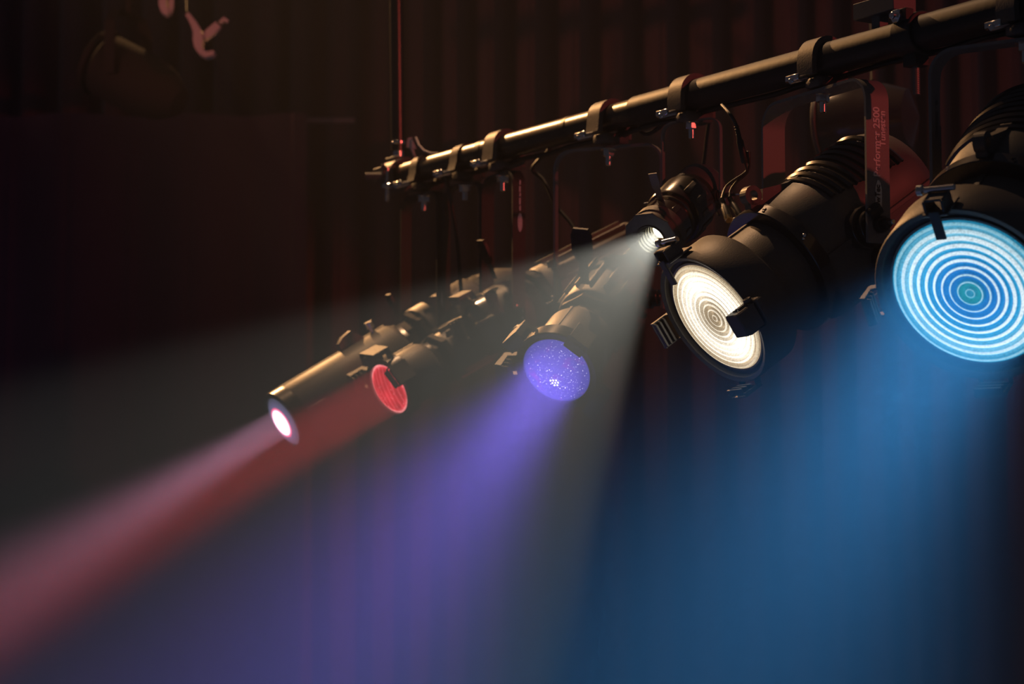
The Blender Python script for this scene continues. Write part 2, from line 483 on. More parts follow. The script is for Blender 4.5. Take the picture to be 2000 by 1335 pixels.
# sleeve clamp with flag plate and long bolt at the right
cp = on_pipe(1788)
cx = (cp - PIPE_A).dot(PIPE_DIR)
root = thing('pipe_coupler', cp, 'black split coupler with long threaded bolt below, where the pipe gets thicker', 'clamp')
mb = MB(); M2 = local(PM, cx, 0, 0, 'X')
mb.ring(M2, PR + .004, PR + .011, -.022, .022, 40)
mb.box(local(PM, cx, 0, 0), 0, -.028, .028, .036, .018, .02)
mb.box(local(PM, cx, 0, 0), 0, .0, -.042, .03, .03, .02)
mb.build('collar', DARKY, root)
mb = MB(); mb.cyl(local(PM, cx, 0, -.098), .0055, 0, .06, 16)
for k in range(13): mb.ring(local(PM, cx, 0, -.098 + k * .0035), .0045, .0064, 0, .0018, 14, .0004)
mb.build('threaded_bolt', ALU, root)
mb = MB(); M3 = local(PM, cx, -.040, .026, '-Y'); mb.cyl(M3, .012, -.004, .004, 6); mb.cyl(M3, .006, 0, .012, 12)
mb.build('side_nut', STEEL, root)
mb = MB(); mb.box(local(PM, cx - .085, 0, .062), 0, .01, 0, .10, .05, .028); mb.box(local(PM, cx - .085, 0, .041), 0, 0, 0, .02, .02, .03)
tag(mb.build('junction_box', SAFETY, root), 'flat dark grey box sitting on the pipe')

# vertical drop pole at the left end
pl = on_pipe(778)
root = thing('drop_pole', pl, 'slim vertical pole holding up the left end of the lamp pipe', 'pole')
Mv = Matrix.Translation(pl + Vector((0, -.0, 0)))
mb = MB(); mb.cyl(Mv @ Matrix.Rotation(radians(-.9), 4, 'Y'), .0150, .055, 1.05, 28)
mb.build('pole_tube', PIPE, root)
mb = MB(); mb.cyl(Mv, .0125, .035, .078, 24); mb.ring(Mv, .010, .0165, .070, .078, 24)
tag(mb.build('ferrule', STEEL, root), 'bright steel ferrule at the foot of the pole')
root = thing('swivel_coupler', pl, 'black swivel clamp with bolts joining the upright pole to the pipe end', 'clamp')
xl = (pl - PIPE_A).dot(PIPE_DIR)
mb = MB(); mb.ring(local(PM, xl, 0, 0, 'X'), PR + .0005, PR + .011, -.024, .024, 40)
mb.box(local(PM, xl, 0, .034), 0, 0, 0, .045, .04, .014)
mb.box(local(PM, xl, -.04, 0), 0, 0, 0, .044, .022, .030)
mb.build('collar', BLACK, root)
Mw = Matrix.Translation(pl)
mb = MB(); mb.cyl(Mw @ Matrix.Translation((-.022, -.04, -.062)), .0045, -.0, .075, 12)
mb.cyl(Mw @ Matrix.Translation((-.022, -.04, -.034)), .011, 0, .011, 6)
mb.build('clamp_bolt', STEEL, root)
mb = MB(); mb.cyl(Mw @ Matrix.Translation((-.040, -.035, -.006)) @ Matrix.Rotation(pi / 2, 4, 'Y'), .0085, -.03, .022, 18)
mb.cyl(Mw @ Matrix.Translation((-.030, -.035, .012)) @ Matrix.Rotation(pi / 2, 4, 'X'), .006, -.02, .02, 14)
mb.build('swivel_knob', BLACK, root)
# safety plate and wire
root = thing('safety_wire', on_pipe(812) + Vector((0, 0, PR)), 'curved wire rising from the pipe top beside the upright pole', 'wire')
q = [at(812, 268, 5.22), at(818, 283, 5.21), at(828, 294, 5.2), at(842, 299.5, 5.19), at(856, 299, 5.18)]
q = [q[0] + (q[1] - q[0]) * 0] + q[1:]
mb = MB(); mb.tube(q, .0024, 10); mb.build('wire_loop', LIGHTENED, root)
mb = MB(); Mt = frame(at(803, 282, 5.23), RT, Vector((0, 1, 0)), Vector((0, 0, 1)))
mb.prism(Mt @ Matrix.Rotation(pi / 2, 4, 'X'), [(-.010, -.006), (.012, -.010), (.001, .016), (-.008, .013)], -.002, .002)
mb.tube([at(804, 288, 5.23), on_pipe(812) + Vector((0, 0, PR))], .003, 8)
tag(mb.build('tag_plate', LIGHTENED, root), 'small plate glowing red in the side light')

# ------------------------------------------------------------------ lamp parts
def hook_clamp(root, H, hw=.040, col=HOOK, low=False):
    x = (H.P - PIPE_A).dot(PIPE_DIR); M = local(PM, x, 0, 0)
    SL = 0 if x < x_sleeve else .0030 if x < x_join - .05 else .0046
    mb = MB(); R = PR + SL + (.0019 if low else .0054); pts = []
    Mh = M @ Matrix.Rotation(pi / 2, 4, 'Z')              # x' = behind.. across the pipe, y' = -along
    pts.append((-.034, -.030)); pts.append((-R - .001, -.012))
    for k in range(15):
        a = pi - radians(4) - (pi + radians(28)) * k / 14
        pts.append((R * cos(a), R * sin(a) * 1.02))
    mb.bar(Mh, pts, hw, .0034 if low else .0105)
    mb.box(M, 0, .006, -.0395, hw * .9, .062, .019, .003)
    mb.box(M, 0, .038, -.026, hw * .8, .016, .03, .003)
    o = mb.build('hook_clamp', col, root, 45)
    mb = MB(); mb.cyl(local(PM, x, -.052, -.038, '-Y') @ Matrix.Rotation(.3, 4, 'X'), .0055, -.016, .02, 14)
    mb.box(local(PM, x, -.066, -.038), 0, 0, 0, .034, .006, .012, .002)
    mb.build('wing_bolt', STEEL, o)
    return o
def yoke(root, H, w_, top, width, th, rad, knob_r, below=.03, bolt=True, m=YOKE):
    """U bracket from the clamp down to both sides of the pivot"""
    zc = (H.C - H.P).z; path = []
    path.append((-w_, zc - below))
    path.append((-w_, -top - rad))
    for k in range(1, 8):
        a = pi - pi / 2 * k / 8; path.append((-w_ + rad + rad * cos(a), -top - rad + rad * sin(a)))
    path.append((-w_ + rad, -top)); path.append((w_ - rad, -top))
    for k in range(1, 8):
        a = pi / 2 - pi / 2 * k / 8; path.append((w_ - rad + rad * cos(a), -top - rad + rad * sin(a)))
    path.append((w_, -top - rad)); path.append((w_, zc - below))
    mb = MB(); mb.bar(H.Y, path, width, th)
    o = mb.build('yoke', m, root, 30)
    if bolt:
        mb = MB(); mb.cyl(local(H.Y, 0, 0, -top - .034), .0058, 0, .034, 16)
        mb.cyl(local(H.Y, 0, 0, -top - .016), .0115, 0, .012, 6); mb.cyl(local(H.Y, 0, 0, -top - .0045), .015, 0, .003, 24)
        tag(mb.build('yoke_bolt', STEEL, root), 'bright hexagonal bolt under the yoke')
    return o
def tilt_lock(root, H, w_, r, side=-1, inner=.02, k=1.):
    """stack of friction discs between housing and yoke leg, knob outside"""
    M = Matrix.Translation(H.C) @ H.M.to_3x3().to_4x4()
    ax = '-X' if side < 0 else 'X'
    A = local(M, side * w_, 0, 0, ax)      # z points outwards
    mb = MB(); mb.cyl(A, r, -inner - .004, -inner * .55, 40); mb.cyl(A, r * .8, -inner * .5, -inner * .2, 40); mb.cyl(A, r * .55, -inner * .3, -.002, 32)
    mb.build('friction_disc', GLOSS, root)
    mb = MB(); mb.cyl(A, r * .38, .002, .016 * k, 10); mb.cyl(A, r * .22, .014 * k, .03 * k, 16)
    o = mb.build('tilt_knob', RUB, root)
    mb = MB(); mb.cyl(A, r * .12, .028 * k, .042 * k, 14); mb.build('stud', STEEL, o)
    for s in (-1, 1):
        mb = MB(); mb.cyl(A @ Matrix.Translation((0, s * r * .68, 0)), .0028, 0, .006, 12); mb.build('screw', STEEL, o)
def comb(root, M, ang, r, ln, dep, hgt, m=BLACK, name='frame_holder', z0=0., teeth=3):
    """bent accessory slot at the rim: spine, two side gussets, slot lips"""
    er = Matrix.Rotation(ang, 4, 'Z')
    F = M @ er @ Matrix.Translation((r, 0, z0))            # x radial out, y tangential, z back
    mb = MB()
    mb.box(F, hgt, 0, -dep / 2 + .004, .0022, ln, dep + .008, .0006)
    for s in (-1, 1):
        G = F @ Matrix.Translation((0, s * ln / 2, 0)) @ Matrix.Rotation(pi / 2, 4, 'X')     # x radial, y = z(back)
        mb.prism(G, [(-.004, .014), (hgt, .006), (hgt + .001, -dep), (hgt * .55, -dep * 1.02), (hgt * .62, -dep * .1), (0, -.001)], -.0011, .0011)
    for k in range(teeth):
        zz = -dep * (k + 1) / teeth
        mb.box(F, hgt * (.62 - .12 * k), 0, zz, hgt * (.72 - .05 * k), ln * .96, .0018, .0004)
        mb.box(F, hgt * (.26 - .095 * k), 0, zz, .0018, ln * .9, .0042, .0004)
    return mb.build(name, m, root, 30)
def handle(root, M, x, y, z, ln, wd, tilt, name='shutter_handle', m=RUB):
    """thin blade with a ribbed six-sided grip"""
    F = local(M, x, y, z) @ Matrix.Rotation(tilt, 4, 'Z')      # y outwards, x width
    mb = MB()
    mb.box(F, 0, ln * .25, 0, wd * .45, ln * .5, .0015)
    mb.prism(F, [(-wd * .28, ln * .42), (wd * .28, ln * .42), (wd * .5, ln * .58), (wd * .5, ln * .88), (wd * .36, ln), (-wd * .36, ln), (-wd * .5, ln * .88), (-wd * .5, ln * .58)], -.003, .003)
    for k in range(8): mb.box(F, 0, ln * (.60 + .045 * k), 0, wd * .82, ln * .016, .0078, .0004)
    return mb.build(name, m, root, 30)
GRP = 'stage lamps hanging from the pipe'

# ------------------------------------------------------------------ big fresnel lamps
def fresnel_lamp(H, R, wy, lens_m, label, top=.056, leg_w=.034, blue=False, knob_side=-1):
    root = thing('fresnel_spotlight', H.P - Vector((0, 0, PR)), label, 'stage light', GRP)
    M = H.M
    # stepped lens
    prof = [(0, -.004)]
    n = RINGS
    for k in range(n):
        r0, r1 = R * k / n, R * (k + 1) / n
        for t in (.08, .35, .55, .75, .97):
            prof.append((r0 + (r1 - r0) * t, -.002 - .0052 * (1 - abs(t - .5) * 2) ** .8 - .002 * (1 - t)))
    prof.append((R, 0)); prof.append((R, .006))
    MB().lathe(M, prof, 128).build('lens', lens_m, root, 60, (M.inverted(), R))
    mb = MB(); mb.ring(M, R - .001, R + .0035, -.004, .006, 96, .0008); mb.build('lens_rim', ALU, root)
    # front cowl: outside drum, inside bezel
    Ro = R * 1.20
    mb = MB(); mb.lathe(M, [(R + .0035, .001), (R * 1.10, -.001), (R * 1.115, -.011), (Ro - .002, -.014), (Ro, -.011), (Ro, .058), (Ro - .004, .064), (R * .96, .070), (R * .94, .076)], 96)
    mb.build('front_cowl', BLACK, root)
    mb = MB(); mb.lathe(M, [(R * .94, .074), (R * .94, .150), (R * .90, .152)], 96)
    mb.box(local(M, 0, R * .945, .112), 0, 0, 0, .010, .005, .060)
    mb.build('barrel', BLACK, root)
    mb = MB(); mb.ring(M, R * .90, R * 1.15, .142, .168, 96)
    band = mb.build('middle_ring', GLOSS, root)
    for k in range(8):
        a = radians(20 + 45 * k)
        mb = MB(); mb.cyl(M @ Matrix.Rotation(a, 4, 'Z') @ Matrix.Translation((R * 1.15, 0, .155)) @ Matrix.Rotation(pi / 2, 4, 'Y'), .0035, -.002, .0022, 12)
        mb.cyl(M @ Matrix.Rotation(a + .03, 4, 'Z') @ Matrix.Translation((R * 1.15, 0, .149)) @ Matrix.Rotation(pi / 2, 4, 'Y'), .0025, -.002, .0018, 12)
        mb.build('screw', STEEL if k % 2 else GLOSS, band)
    # housing: round top, boxed belly
    Rb = R * 1.05; prof = []
    N = 40
    mb = MB()
    sections = [(.168, 1.0, 1.02), (.172, 1.03, 1.05), (.26, 1.03, 1.06), (.32, 1.03, 1.08), (.38, 1.03, 1.07), (.42, 1.01, 1.03), (.445, .9, .93), (.455, .7, .7)]
    vs = []; fs = []
    for z, kx, ky in sections:
        for i in range(N):
            a = 2 * pi * i / N; x, y = cos(a), sin(a)
            if y < 0:
                q = (abs(x) ** 5 + abs(y) ** 5) ** (-1 / 5); x, y = x * q, y * q * 1.0
                x *= .97
            vs.append(M @ Vector((x * Rb * kx, (y if y > 0 else y * 1.04) * Rb * (ky if y > 0 else 1.02 if kx > .95 else kx), z)))
    ns = len(sections)
    for j in range(ns - 1):
        for i in range(N): fs.append((j * N + i, j * N + (i + 1) % N, (j + 1) * N + (i + 1) % N, (j + 1) * N + i))
    fs.append(tuple((ns - 1) * N + i for i in range(N))); fs.append(tuple(range(N - 1, -1, -1)))
    mb.add(vs, fs)
    house = mb.build('housing', BLACK, root, 50)
    # cooling ribs over the back of the top
    for k in range(9):
        z = .255 + k * .018
        ky = 1.06 + .02 * sin(pi * k / 8)
        a0, a1 = radians(38 - k * 1.5), radians(142 + k * 1.5)
        mb = MB(); pr = [(Rb * ky - .008, z - .006), (Rb * ky + .003, z - .005), (Rb * ky + .006, z), (Rb * ky + .003, z + .005), (Rb * ky - .008, z + .006)]
        mb.lathe(M, pr, 40, a0, a1); mb.build('cooling_rib', GLOSS, house)
    for s in (-1, 1):
        mb = MB(); mb.box(M, s * Rb * 1.045, -.004, .30, .010, .008, .26, .001)
        mb.build('seam_rail', BLACK, root)
    mb = MB()
    mb.tube([M @ Vector((-Rb * .95, -Rb * 1.0, .20)), M @ Vector((-Rb * .95, -Rb * 1.02, .33))], .003, 8)
    mb.tube([M @ Vector((-Rb * .95, -Rb * 1.0, .20)), M @ Vector((-Rb * .95, -Rb * .93, .20))], .003, 8)
    mb.build('barndoor_rod', STEEL, root)
    mb = MB(); A = local(M, -Rb * 1.0, -Rb * .62, .27, '-X'); mb.cyl(A, .026, -.004, .012, 40); mb.cyl(A, .019, .010, .026, 12)
    tag(mb.build('focus_knob', GLOSS, root), 'round focus knob low on the side of the housing')
    # safety eye on top
    mb = MB(); E = local(M, 0, Rb * 1.06, .19, 'X')     # z along M.x
    # local(…,'X'): its x = -M.z, y = M.y
    hole = [(-.020 + .0075 * cos(a), .020 + .0075 * sin(a)) for a in [2 * pi * k / 24 for k in range(24)]]
    for k in range(24):
        a, b = 2 * pi * k / 24, 2 * pi * (k + 1) / 24
        P = lambda r, t: (0.020 + r * cos(t), .020 + r * sin(t))
        mb.prism(E, [P(.0085, a), P(.0165, a), P(.0165, b), P(.0085, b)], -.009, .009)
    mb.prism(E, [(.045, -.012), (.034, .010), (.030, .018), (.022, .004), (.008, .006), (-.002, .020), (-.05, .004), (-.115, .0), (-.115, -.012)], -.009, .009)
    mb.build('safety_eye', BLACK, root, 40)
    # accessory holders
    for k, a in enumerate((0, 180, 270)):
        comb(root, M, radians(a), R * 1.16, .046, .030, .016, BLACK, z0=-.012)
    lt = M @ Matrix.Rotation(radians(90), 4, 'Z') @ Matrix.Translation((R * 1.2, 0, 0))     # x radial
    mb = MB(); mb.box(lt, .004, 0, -.016, .004, .040, .052, .001); mb.box(lt, .014, .014, -.022, .022, .004, .034, .001); mb.box(lt, .014, -.014, -.022, .022, .004, .034, .001)
    mb.box(lt, .024, 0, -.020, .004, .030, .030, .001); mb.box(lt, -.012, 0, -.042, .045, .016, .004, .001)
    la = mb.build('top_latch', BLACK, root, 30)
    mb = MB(); mb.cyl(lt @ Matrix.Translation((.031, 0, -.012)) @ Matrix.Rotation(pi / 2, 4, 'X'), .0045, -.028, .028, 16)
    mb.cyl(lt @ Matrix.Translation((.031, 0, -.012)) @ Matrix.Rotation(pi / 2, 4, 'X'), .0078, .02, .03, 20)
    tag(mb.build('latch_screw', STEEL, la), 'shiny thumb screw of the latch')
    # the side block that juts over the lens on the near side
    bl = M @ Matrix.Rotation(pi, 4, 'Z') @ Matrix.Translation((R * 1.25, 0, -.03))
    if not blue:
        mb = MB(); mb.box(bl, 0, 0, -.006, .034, .040, .040, .002); mb.box(bl, -.020, 0, -.010, .012, .030, .022, .002)
        mb.box(bl, .012, 0, .022, .020, .046, .012, .002)
        for s in (-1, 1): mb.ring(bl @ Matrix.Translation((.006, s * .026, .012)) @ Matrix.Rotation(pi / 2, 4, 'X'), .003, .007, -.003, .003, 16, .0005)
        tag(mb.build('side_latch', BLACK, root, 30), 'square latch block jutting over the lens edge')
    hook_clamp(root, H)
    y = yoke(root, H, wy, top, leg_w, .0052, .040, .03)
    tilt_lock(root, H, wy, .036, knob_side, inner=max(.012, wy - Rb * 1.05)); tilt_lock(root, H, wy, .036, -knob_side, inner=max(.012, wy - Rb * 1.05))
    return root, y

F1, F1y = fresnel_lamp(H_warm, .100, .150, LENS_WARM,
    'large black fresnel lamp with glowing warm white ringed lens, centre right', leg_w=.046)
F2, F2y = fresnel_lamp(H_blue, .120, .152, LENS_BLUE,
    'largest lamp, at the right edge, with bright blue and white ringed lens', blue=True)

def leg_face(H, w_, side, x, z, rot=True):
    """frame on the outer face of a yoke leg: text runs upwards, letter tops to the left of the viewer"""
    n = H.h * side                                       # outward normal
    upv = Vector((0, 0, 1)); right = upv.cross(n)         # screen-right for someone facing the leg
    o = H.P + n * (w_ + .0029) + right * x + upv * z
    return frame(o, upv, -right, n)
zc = (H_warm.C - H_warm.P).z
lettering('Performer 2500', .0178, leg_face(H_warm, .150, -1, .003, zc + .079), F1y, label='white maker lettering on the yoke leg', bold=.0005)
lettering('Tungsten', .0160, leg_face(H_warm, .150, -1, .0145, zc + .130), F1y, label='white maker lettering on the yoke leg', bold=.0005)
mb = MB(); LF = leg_face(H_warm, .150, -1, .0015, zc + .048)
ring_o = [(.026 * cos(2 * pi * k / 40), .0068 * sin(2 * pi * k / 40)) for k in range(40)]
mb.prism(LF @ Matrix.Translation((0, .0015, 0)), ring_o, -.0002, .0002)
logo = mb.build('oval_badge', PRINT, F1y, 30); logo['label'] = 'white oval maker badge'
lettering('owTec', .0135, leg_face(H_warm, .150, -1, .0025, zc + .0285) @ Matrix.Translation((0, 0, .0004)), logo, RUB, label='dark letters on the badge', bold=.0002)
mb = MB(); mb.cyl(Matrix.Translation(H_warm.P - H_warm.h * .158 + Vector((0, 0, zc + .0))) @ Matrix.Translation((-.010, -.004, .022)) @ Matrix.Rotation(radians(50), 4, 'Y'), .011, -.012, .010, 12)
tag(mb.build('lock_knob', RUB, F1, 30), 'ribbed knob at the foot of the lettered yoke leg')
# rating label on the far leg of the blue lamp (its inner face shows)
zc2 = (H_blue.C - H_blue.P).z
nfar = -H_blue.h; rgt = Vector((0, 0, 1)).cross(nfar)
LI = frame(H_blue.P + H_blue.h * (.152 - .0030) + rgt * .004 + Vector((0, 0, zc2 + .120)), Vector((0, 0, 1)), -rgt, nfar)
lettering('CE', .0062, LI @ Matrix.Translation((.050, -.001, 0)), F2y, SAFETY, label='tiny grey rating print on the yoke leg')
mb = MB(); mb.box(LI, .03, .0062, 0, .065, .0007, .0003, .0001)
tag(mb.build('rating_line', SAFETY, F2y), 'thin grey printed line')
for k in range(3):
    mb = MB(); mb.box(LI, .020, -.0005 + .002 * k, 0, .042 - .004 * k, .0009, .0003, .0001)
    tag(mb.build('rating_line', SAFETY, F2y), 'line of tiny unreadable grey print')

# ------------------------------------------------------------------ profile lamps
def profile_lamp(H, R, label, lens_m, wy, spec):
    root = thing('profile_spotlight', H.P - Vector((0, 0, PR)), label, 'stage light', GRP)
    M = H.M; S = spec.get('scale', 1.)
    L = spec['len']
    MB().lathe(M, [(0, -.010), (R * .3, -.0095), (R * .6, -.007), (R * .85, -.003), (R * .97, .001), (R, .004)], 96).build('lens', lens_m, root, 60, (M.inverted(), R))
    Ro = spec['tube_r']
    mb = MB(); mb.lathe(M, [(R, .005), (R * 1.01, -.004), (Ro - .002, -.006), (Ro, -.004), (Ro, .026)], 96); mb.ring(M, R * .97, R * 1.03, -.005, -.001, 96, .0006)
    mb.build('lens_ring', GLOSS, root)
    tz = spec['tube_l']; Ro = spec.get('mid_r', Ro)
    mb = MB(); mb.lathe(M, [(Ro * .97, .026), (Ro * .985, .028), (Ro * .985, tz - .01), (Ro * .93, tz), (Ro * .80, tz + .006)], 96)
    if spec.get('seam', True): mb.box(local(M, 0, Ro * .985, tz / 2 + .01), 0, 0, 0, .006, .003, tz - .03, .0006)
    mb.build('lens_tube', BLACK, root)
    g0 = tz + .004; g1 = g0 + spec.get('gate', .055)
    mb = MB(); rr = Ro * .86
    mb.ring(M, rr * .5, rr, g0, g0 + .012, 12); mb.ring(M, rr * .4, rr * .9, g0 + .01, g1 - .01, 8); mb.ring(M, rr * .5, rr * 1.12, g1 - .016, g1, 8)
    mb.build('gate', GLOSS, root, 30)
    h0 = g1; h1 = L * .80; Rh = spec.get('house_r', Ro * 1.0)
    mb = MB(); mb.lathe(M, [(Rh * .6, h0), (Rh * .97, h0 + .001), (Rh, h0 + .005), (Rh, h1 - .004), (Rh * .96, h1)], 64)
    house = mb.build('housing', BLACK, root)
    if spec.get('fins', True):
        for k in range(16):
            a = 2 * pi * k / 16 + .1
            mb = MB(); mb.box(M @ Matrix.Rotation(a, 4, 'Z') @ Matrix.Translation((Rh + .003, 0, (h0 + h1) / 2 + .004)), 0, 0, 0, .012, .0042, (h1 - h0) * .82, .0008)
            mb.build('cooling_fin', BLACK, house)
    mb = MB(); mb.lathe(M, [(Rh * .9, h1 - .002), (Rh * .86, h1 + .004), (Rh * .84, L * .86), (Rh * .72, L * .93), (Rh * .45, L * .985), (0, L)], 64)
    for k in range(4): mb.ring(M, Rh * .7, Rh * .885, h1 + .006 + k * .006, h1 + .0085 + k * .006, 64, .0005)
    mb.build('rear_cap', BLACK, root)
    hook_clamp(root, H, .030 if spec.get('low') else .040, DARKY if spec.get('low') else HOOK, spec.get('low', False))
    y = yoke(root, H, wy, spec.get('top', .056), spec.get('leg_w', .026), .0046, spec.get('rad', .035), .03, below=.022, m=spec.get('yoke_m', BLACK))
    for s in (-1, 1): tilt_lock(root, H, wy, .020, s, inner=max(.010, wy - Rh), k=.5)
    return root, y, house

# violet lamp
VR = .067
V, Vy, Vh = profile_lamp(H_violet, VR, 'black lamp with sparkling violet lens pointing at the viewer, in the middle', LENS_VIOLET, .112,
    dict(tube_r=.0795, mid_r=.068, tube_l=.125, len=.40, house_r=.070, leg_w=.014, yoke_m=YOKE))
for a in (8, 56, 136, 222): comb(V, H_violet.M, radians(a), .079, .040, .040, .026, z0=.004)
mb = MB()
for (i, j) in ((0, 0), (1, 0), (-1, 0), (.5, .87), (-.5, .87), (.5, -.87), (-.5, -.87), (1.5, .87)):
    mb.cyl(H_violet.M @ Matrix.Translation((.004 + i * .0056, -.020 + j * .0056, -.0125)), .0018, 0, .001, 6)
tag(mb.build('led_cluster', LED, V, 30, (H_violet.M.inverted(), VR)), 'cluster of small white glowing dots on the lens')
handle(V, H_violet.M, -.01, .085, .175, .115, .040, radians(10))
handle(V, H_violet.M, .085, 0, .165, .07, .034, radians(-95))
# 26 degree print on the tube
a = radians(196)
TM = H_violet.M @ Matrix.Rotation(a, 4, 'Z') @ Matrix.Translation((.0685, 0, .065))
TT = TM @ Matrix((Vector((0, 1, 0)), Vector((0, 0, 1)), Vector((1, 0, 0)))).transposed().to_4x4()
lettering('626°', .020, TT @ Matrix.Translation((-.024, -.004, 0)), V, label='pale degree number printed on the tube')

# small bright lamp
def mini_lamp():
    H = H_mini; M = H.M
    root = thing('pin_spotlight', H.P - Vector((0, 0, PR)), 'small black spotlight throwing the wide white beam', 'stage light', GRP)
    r = .017
    MB().lathe(M, [(0, -.002), (r * .6, -.0005), (r, .003)], 48).build('lens', LENS_MINI, root, 60, (M.inverted(), r))
    # stepped snout
    prof = []; z = .002; rr = r
    for k in range(6):
        prof += [(rr, z), (rr + .0009, z - .0005), (rr + .0009, z - .0062)]; z -= .0072; rr += .0016
    z0 = z
    mb = MB(); mb.lathe(M, prof + [(rr + .0012, z0), (rr + .0026, z0 + .001), (rr + .0026, .002)], 64)
    mb.build('snout', GLOSS, root, 20)
    mb = MB(); mb.ring(M, rr + .002, .053, z0 + .002, z0 + .006, 10, .0008); mb.lathe(M, [(rr + .002, z0 + .006), (.047, z0 + .010), (.047, -.020), (.050, -.018), (.050, .0)], 48)
    mb.build('front_plate', BLACK, root, 30)
    mb = MB(); mb.lathe(M, [(.036, -.004), (.047, -.002), (.047, .030), (.043, .034), (.043, .040), (.047, .042), (.047, .052)], 64)
    for k in range(6): mb.box(M @ Matrix.Rotation(k * pi / 3 + .3, 4, 'Z') @ Matrix.Translation((.0475, 0, .014)), 0, 0, 0, .004, .012, .024)
    mb.build('lens_barrel', GLOSS, root)
    mb = MB(); mb.lathe(M, [(.036, .050), (.052, .052), (.054, .056), (.054, .118), (.050, .123), (.038, .127)], 64)
    b = mb.build('lamp_body', GLOSS, root)
    for k in range(5):
        mb = MB(); mb.box(M @ Matrix.Rotation(pi + k * .5 - .9, 4, 'Z') @ Matrix.Translation((.055, 0, .086)), 0, 0, 0, .004, .010, .040)
        mb.build('vent_louvre', BLACK, b)
    mb = MB(); mb.lathe(M, [(.034, .124), (.034, .134), (.048, .139), (.050, .145), (.050, .180), (.044, .190), (0, .193)], 48)
    mb.box(M, -.048, -.012, .16, .024, .030, .04)
    mb.build('rear_cap', BLACK, root)
    F = local(M, .002, .034, .040)
    mb = MB(); path = [(0, 0), (.000, .012), (-.006, .020), (-.006, .034), (-.010, .046)]
    mb.bar(F @ Matrix.Rotation(pi / 2, 4, 'Y') , [(a_, b_) for a_, b_ in path], .013, .0018)
    vs = []; Fp = local(M, 0, .046, .030)
    mb2 = MB(); mb2.prism(Fp, [(-.006, 0), (.006, 0), (.006, .022), (.0085, .026), (.0085, .052), (-.0085, .052), (-.0085, .026), (-.006, .022)], -.001, .001)
    tag(mb2.build('top_lever', ALU, root, 30), 'bare metal lever standing on the barrel')
    for a_ in (200, 330):
        comb(root, M, radians(a_), .050, .024, .014, .010, z0=z0 + .004, teeth=2)
    hook_clamp(root, H)
    yoke(root, H, .060, .045, .010, .0026, .022, .01, below=.012)
    for s in (-1, 1): tilt_lock(root, H, .060, .012, s, inner=.010)
mini_lamp()

# pink-white long lamp on the left
K, Ky, Kh = profile_lamp(H_pink, .057, 'long black tube lamp furthest left, with small white hot lens and pink beam', LENS_PINK, .081,
    dict(tube_r=.0670, tube_l=.31, len=.66, house_r=.068, gate=.06, fins=False, leg_w=.026, low=True, yoke_m=DARKY))
MK = H_pink.M
mb = MB(); E = local(MK, 0, .060, .215, 'X')
mb.prism(E, [(.030, 0), (.026, .022), (.012, .030), (-.012, .034), (-.034, .006), (-.036, 0)], -.006, .006)
mb.build('safety_eye', BLACK, K, 30)
mb = MB(); mb.cyl(local(MK, 0, .060, .275, 'Y'), .006, 0, .022, 12); mb.cyl(local(MK, 0, .060, .275, 'Y'), .010, .018, .030, 14)
mb.build('focus_screw', STEEL, K)
mb = MB(); mb.box(MK @ Matrix.Rotation(radians(185), 4, 'Z') @ Matrix.Translation((.064, 0, .052)), 0, 0, 0, .002, .030, .046, .0005)
mb.box(MK @ Matrix.Rotation(radians(217), 4, 'Z') @ Matrix.Translation((.064, 0, .056)), 0, 0, 0, .002, .028, .046, .0005)
tag(mb.build('side_patch', ALU, K), 'paler patches near the front of the tube')  # thin pale rectangles on the near side of the tube
handle(K, MK, .0, .07, .345, .05, .022, .1)

# red lamp
RM = H_red.M
Rr, Ry, Rh_ = profile_lamp(H_red, .056, 'black lamp with glowing red lens beside the long left tube', LENS_RED, .063,
    dict(tube_r=.0665, mid_r=.058, tube_l=.10, len=.33, house_r=.050, gate=.045, leg_w=.018, yoke_m=DARKY, low=True))
for a in (100, 20, 155): comb(Rr, RM, radians(a), .066, .042, .036, .024, z0=.002)

# unlit lamp behind
DM = H_dark.M
D, Dy, Dh = profile_lamp(H_dark, .050, 'unlit black lamp with ribbed housing between the red and violet lamps', LENS_DARK, .078,
    dict(tube_r=.062, tube_l=.10, len=.50, house_r=.060, gate=.05, leg_w=.028, yoke_m=DARKY))
for a in (95, 5, 185): comb(D, DM, radians(a), .062, .046, .026, .016, z0=-.004)
handle(D, DM, -.01, .075, -.03 + .10, .085, .036, radians(8))

def leg_badge(H, y, w_, zlow):
    zc = (H.C - H.P).z
    LF = leg_face(H, w_, -1, .002, zlow)
    mb = MB(); mb.prism(LF, [(.019 * cos(2 * pi * k / 32), .0052 * sin(2 * pi * k / 32)) for k in range(32)], -.0002, .0002)
    b = mb.build('oval_badge', PRINT, y, 30); b['label'] = 'pale oval maker badge'
    for k, (a0, ln) in enumerate(((.024, .010), (.036, .014), (.053, .007), (.062, .012), (.077, .009))):
        mb = MB(); mb.box(LF, a0 + ln / 2, .0004 * (k % 2), 0, ln, .0034, .0004, .0001)
        p = mb.build('faint_lettering', PRINT, y); p['label'] = 'pale word of blurred print on the yoke leg'
leg_badge(H_dark, Dy, .078, -.165)
leg_badge(H_pink, Ky, .081, -.290)

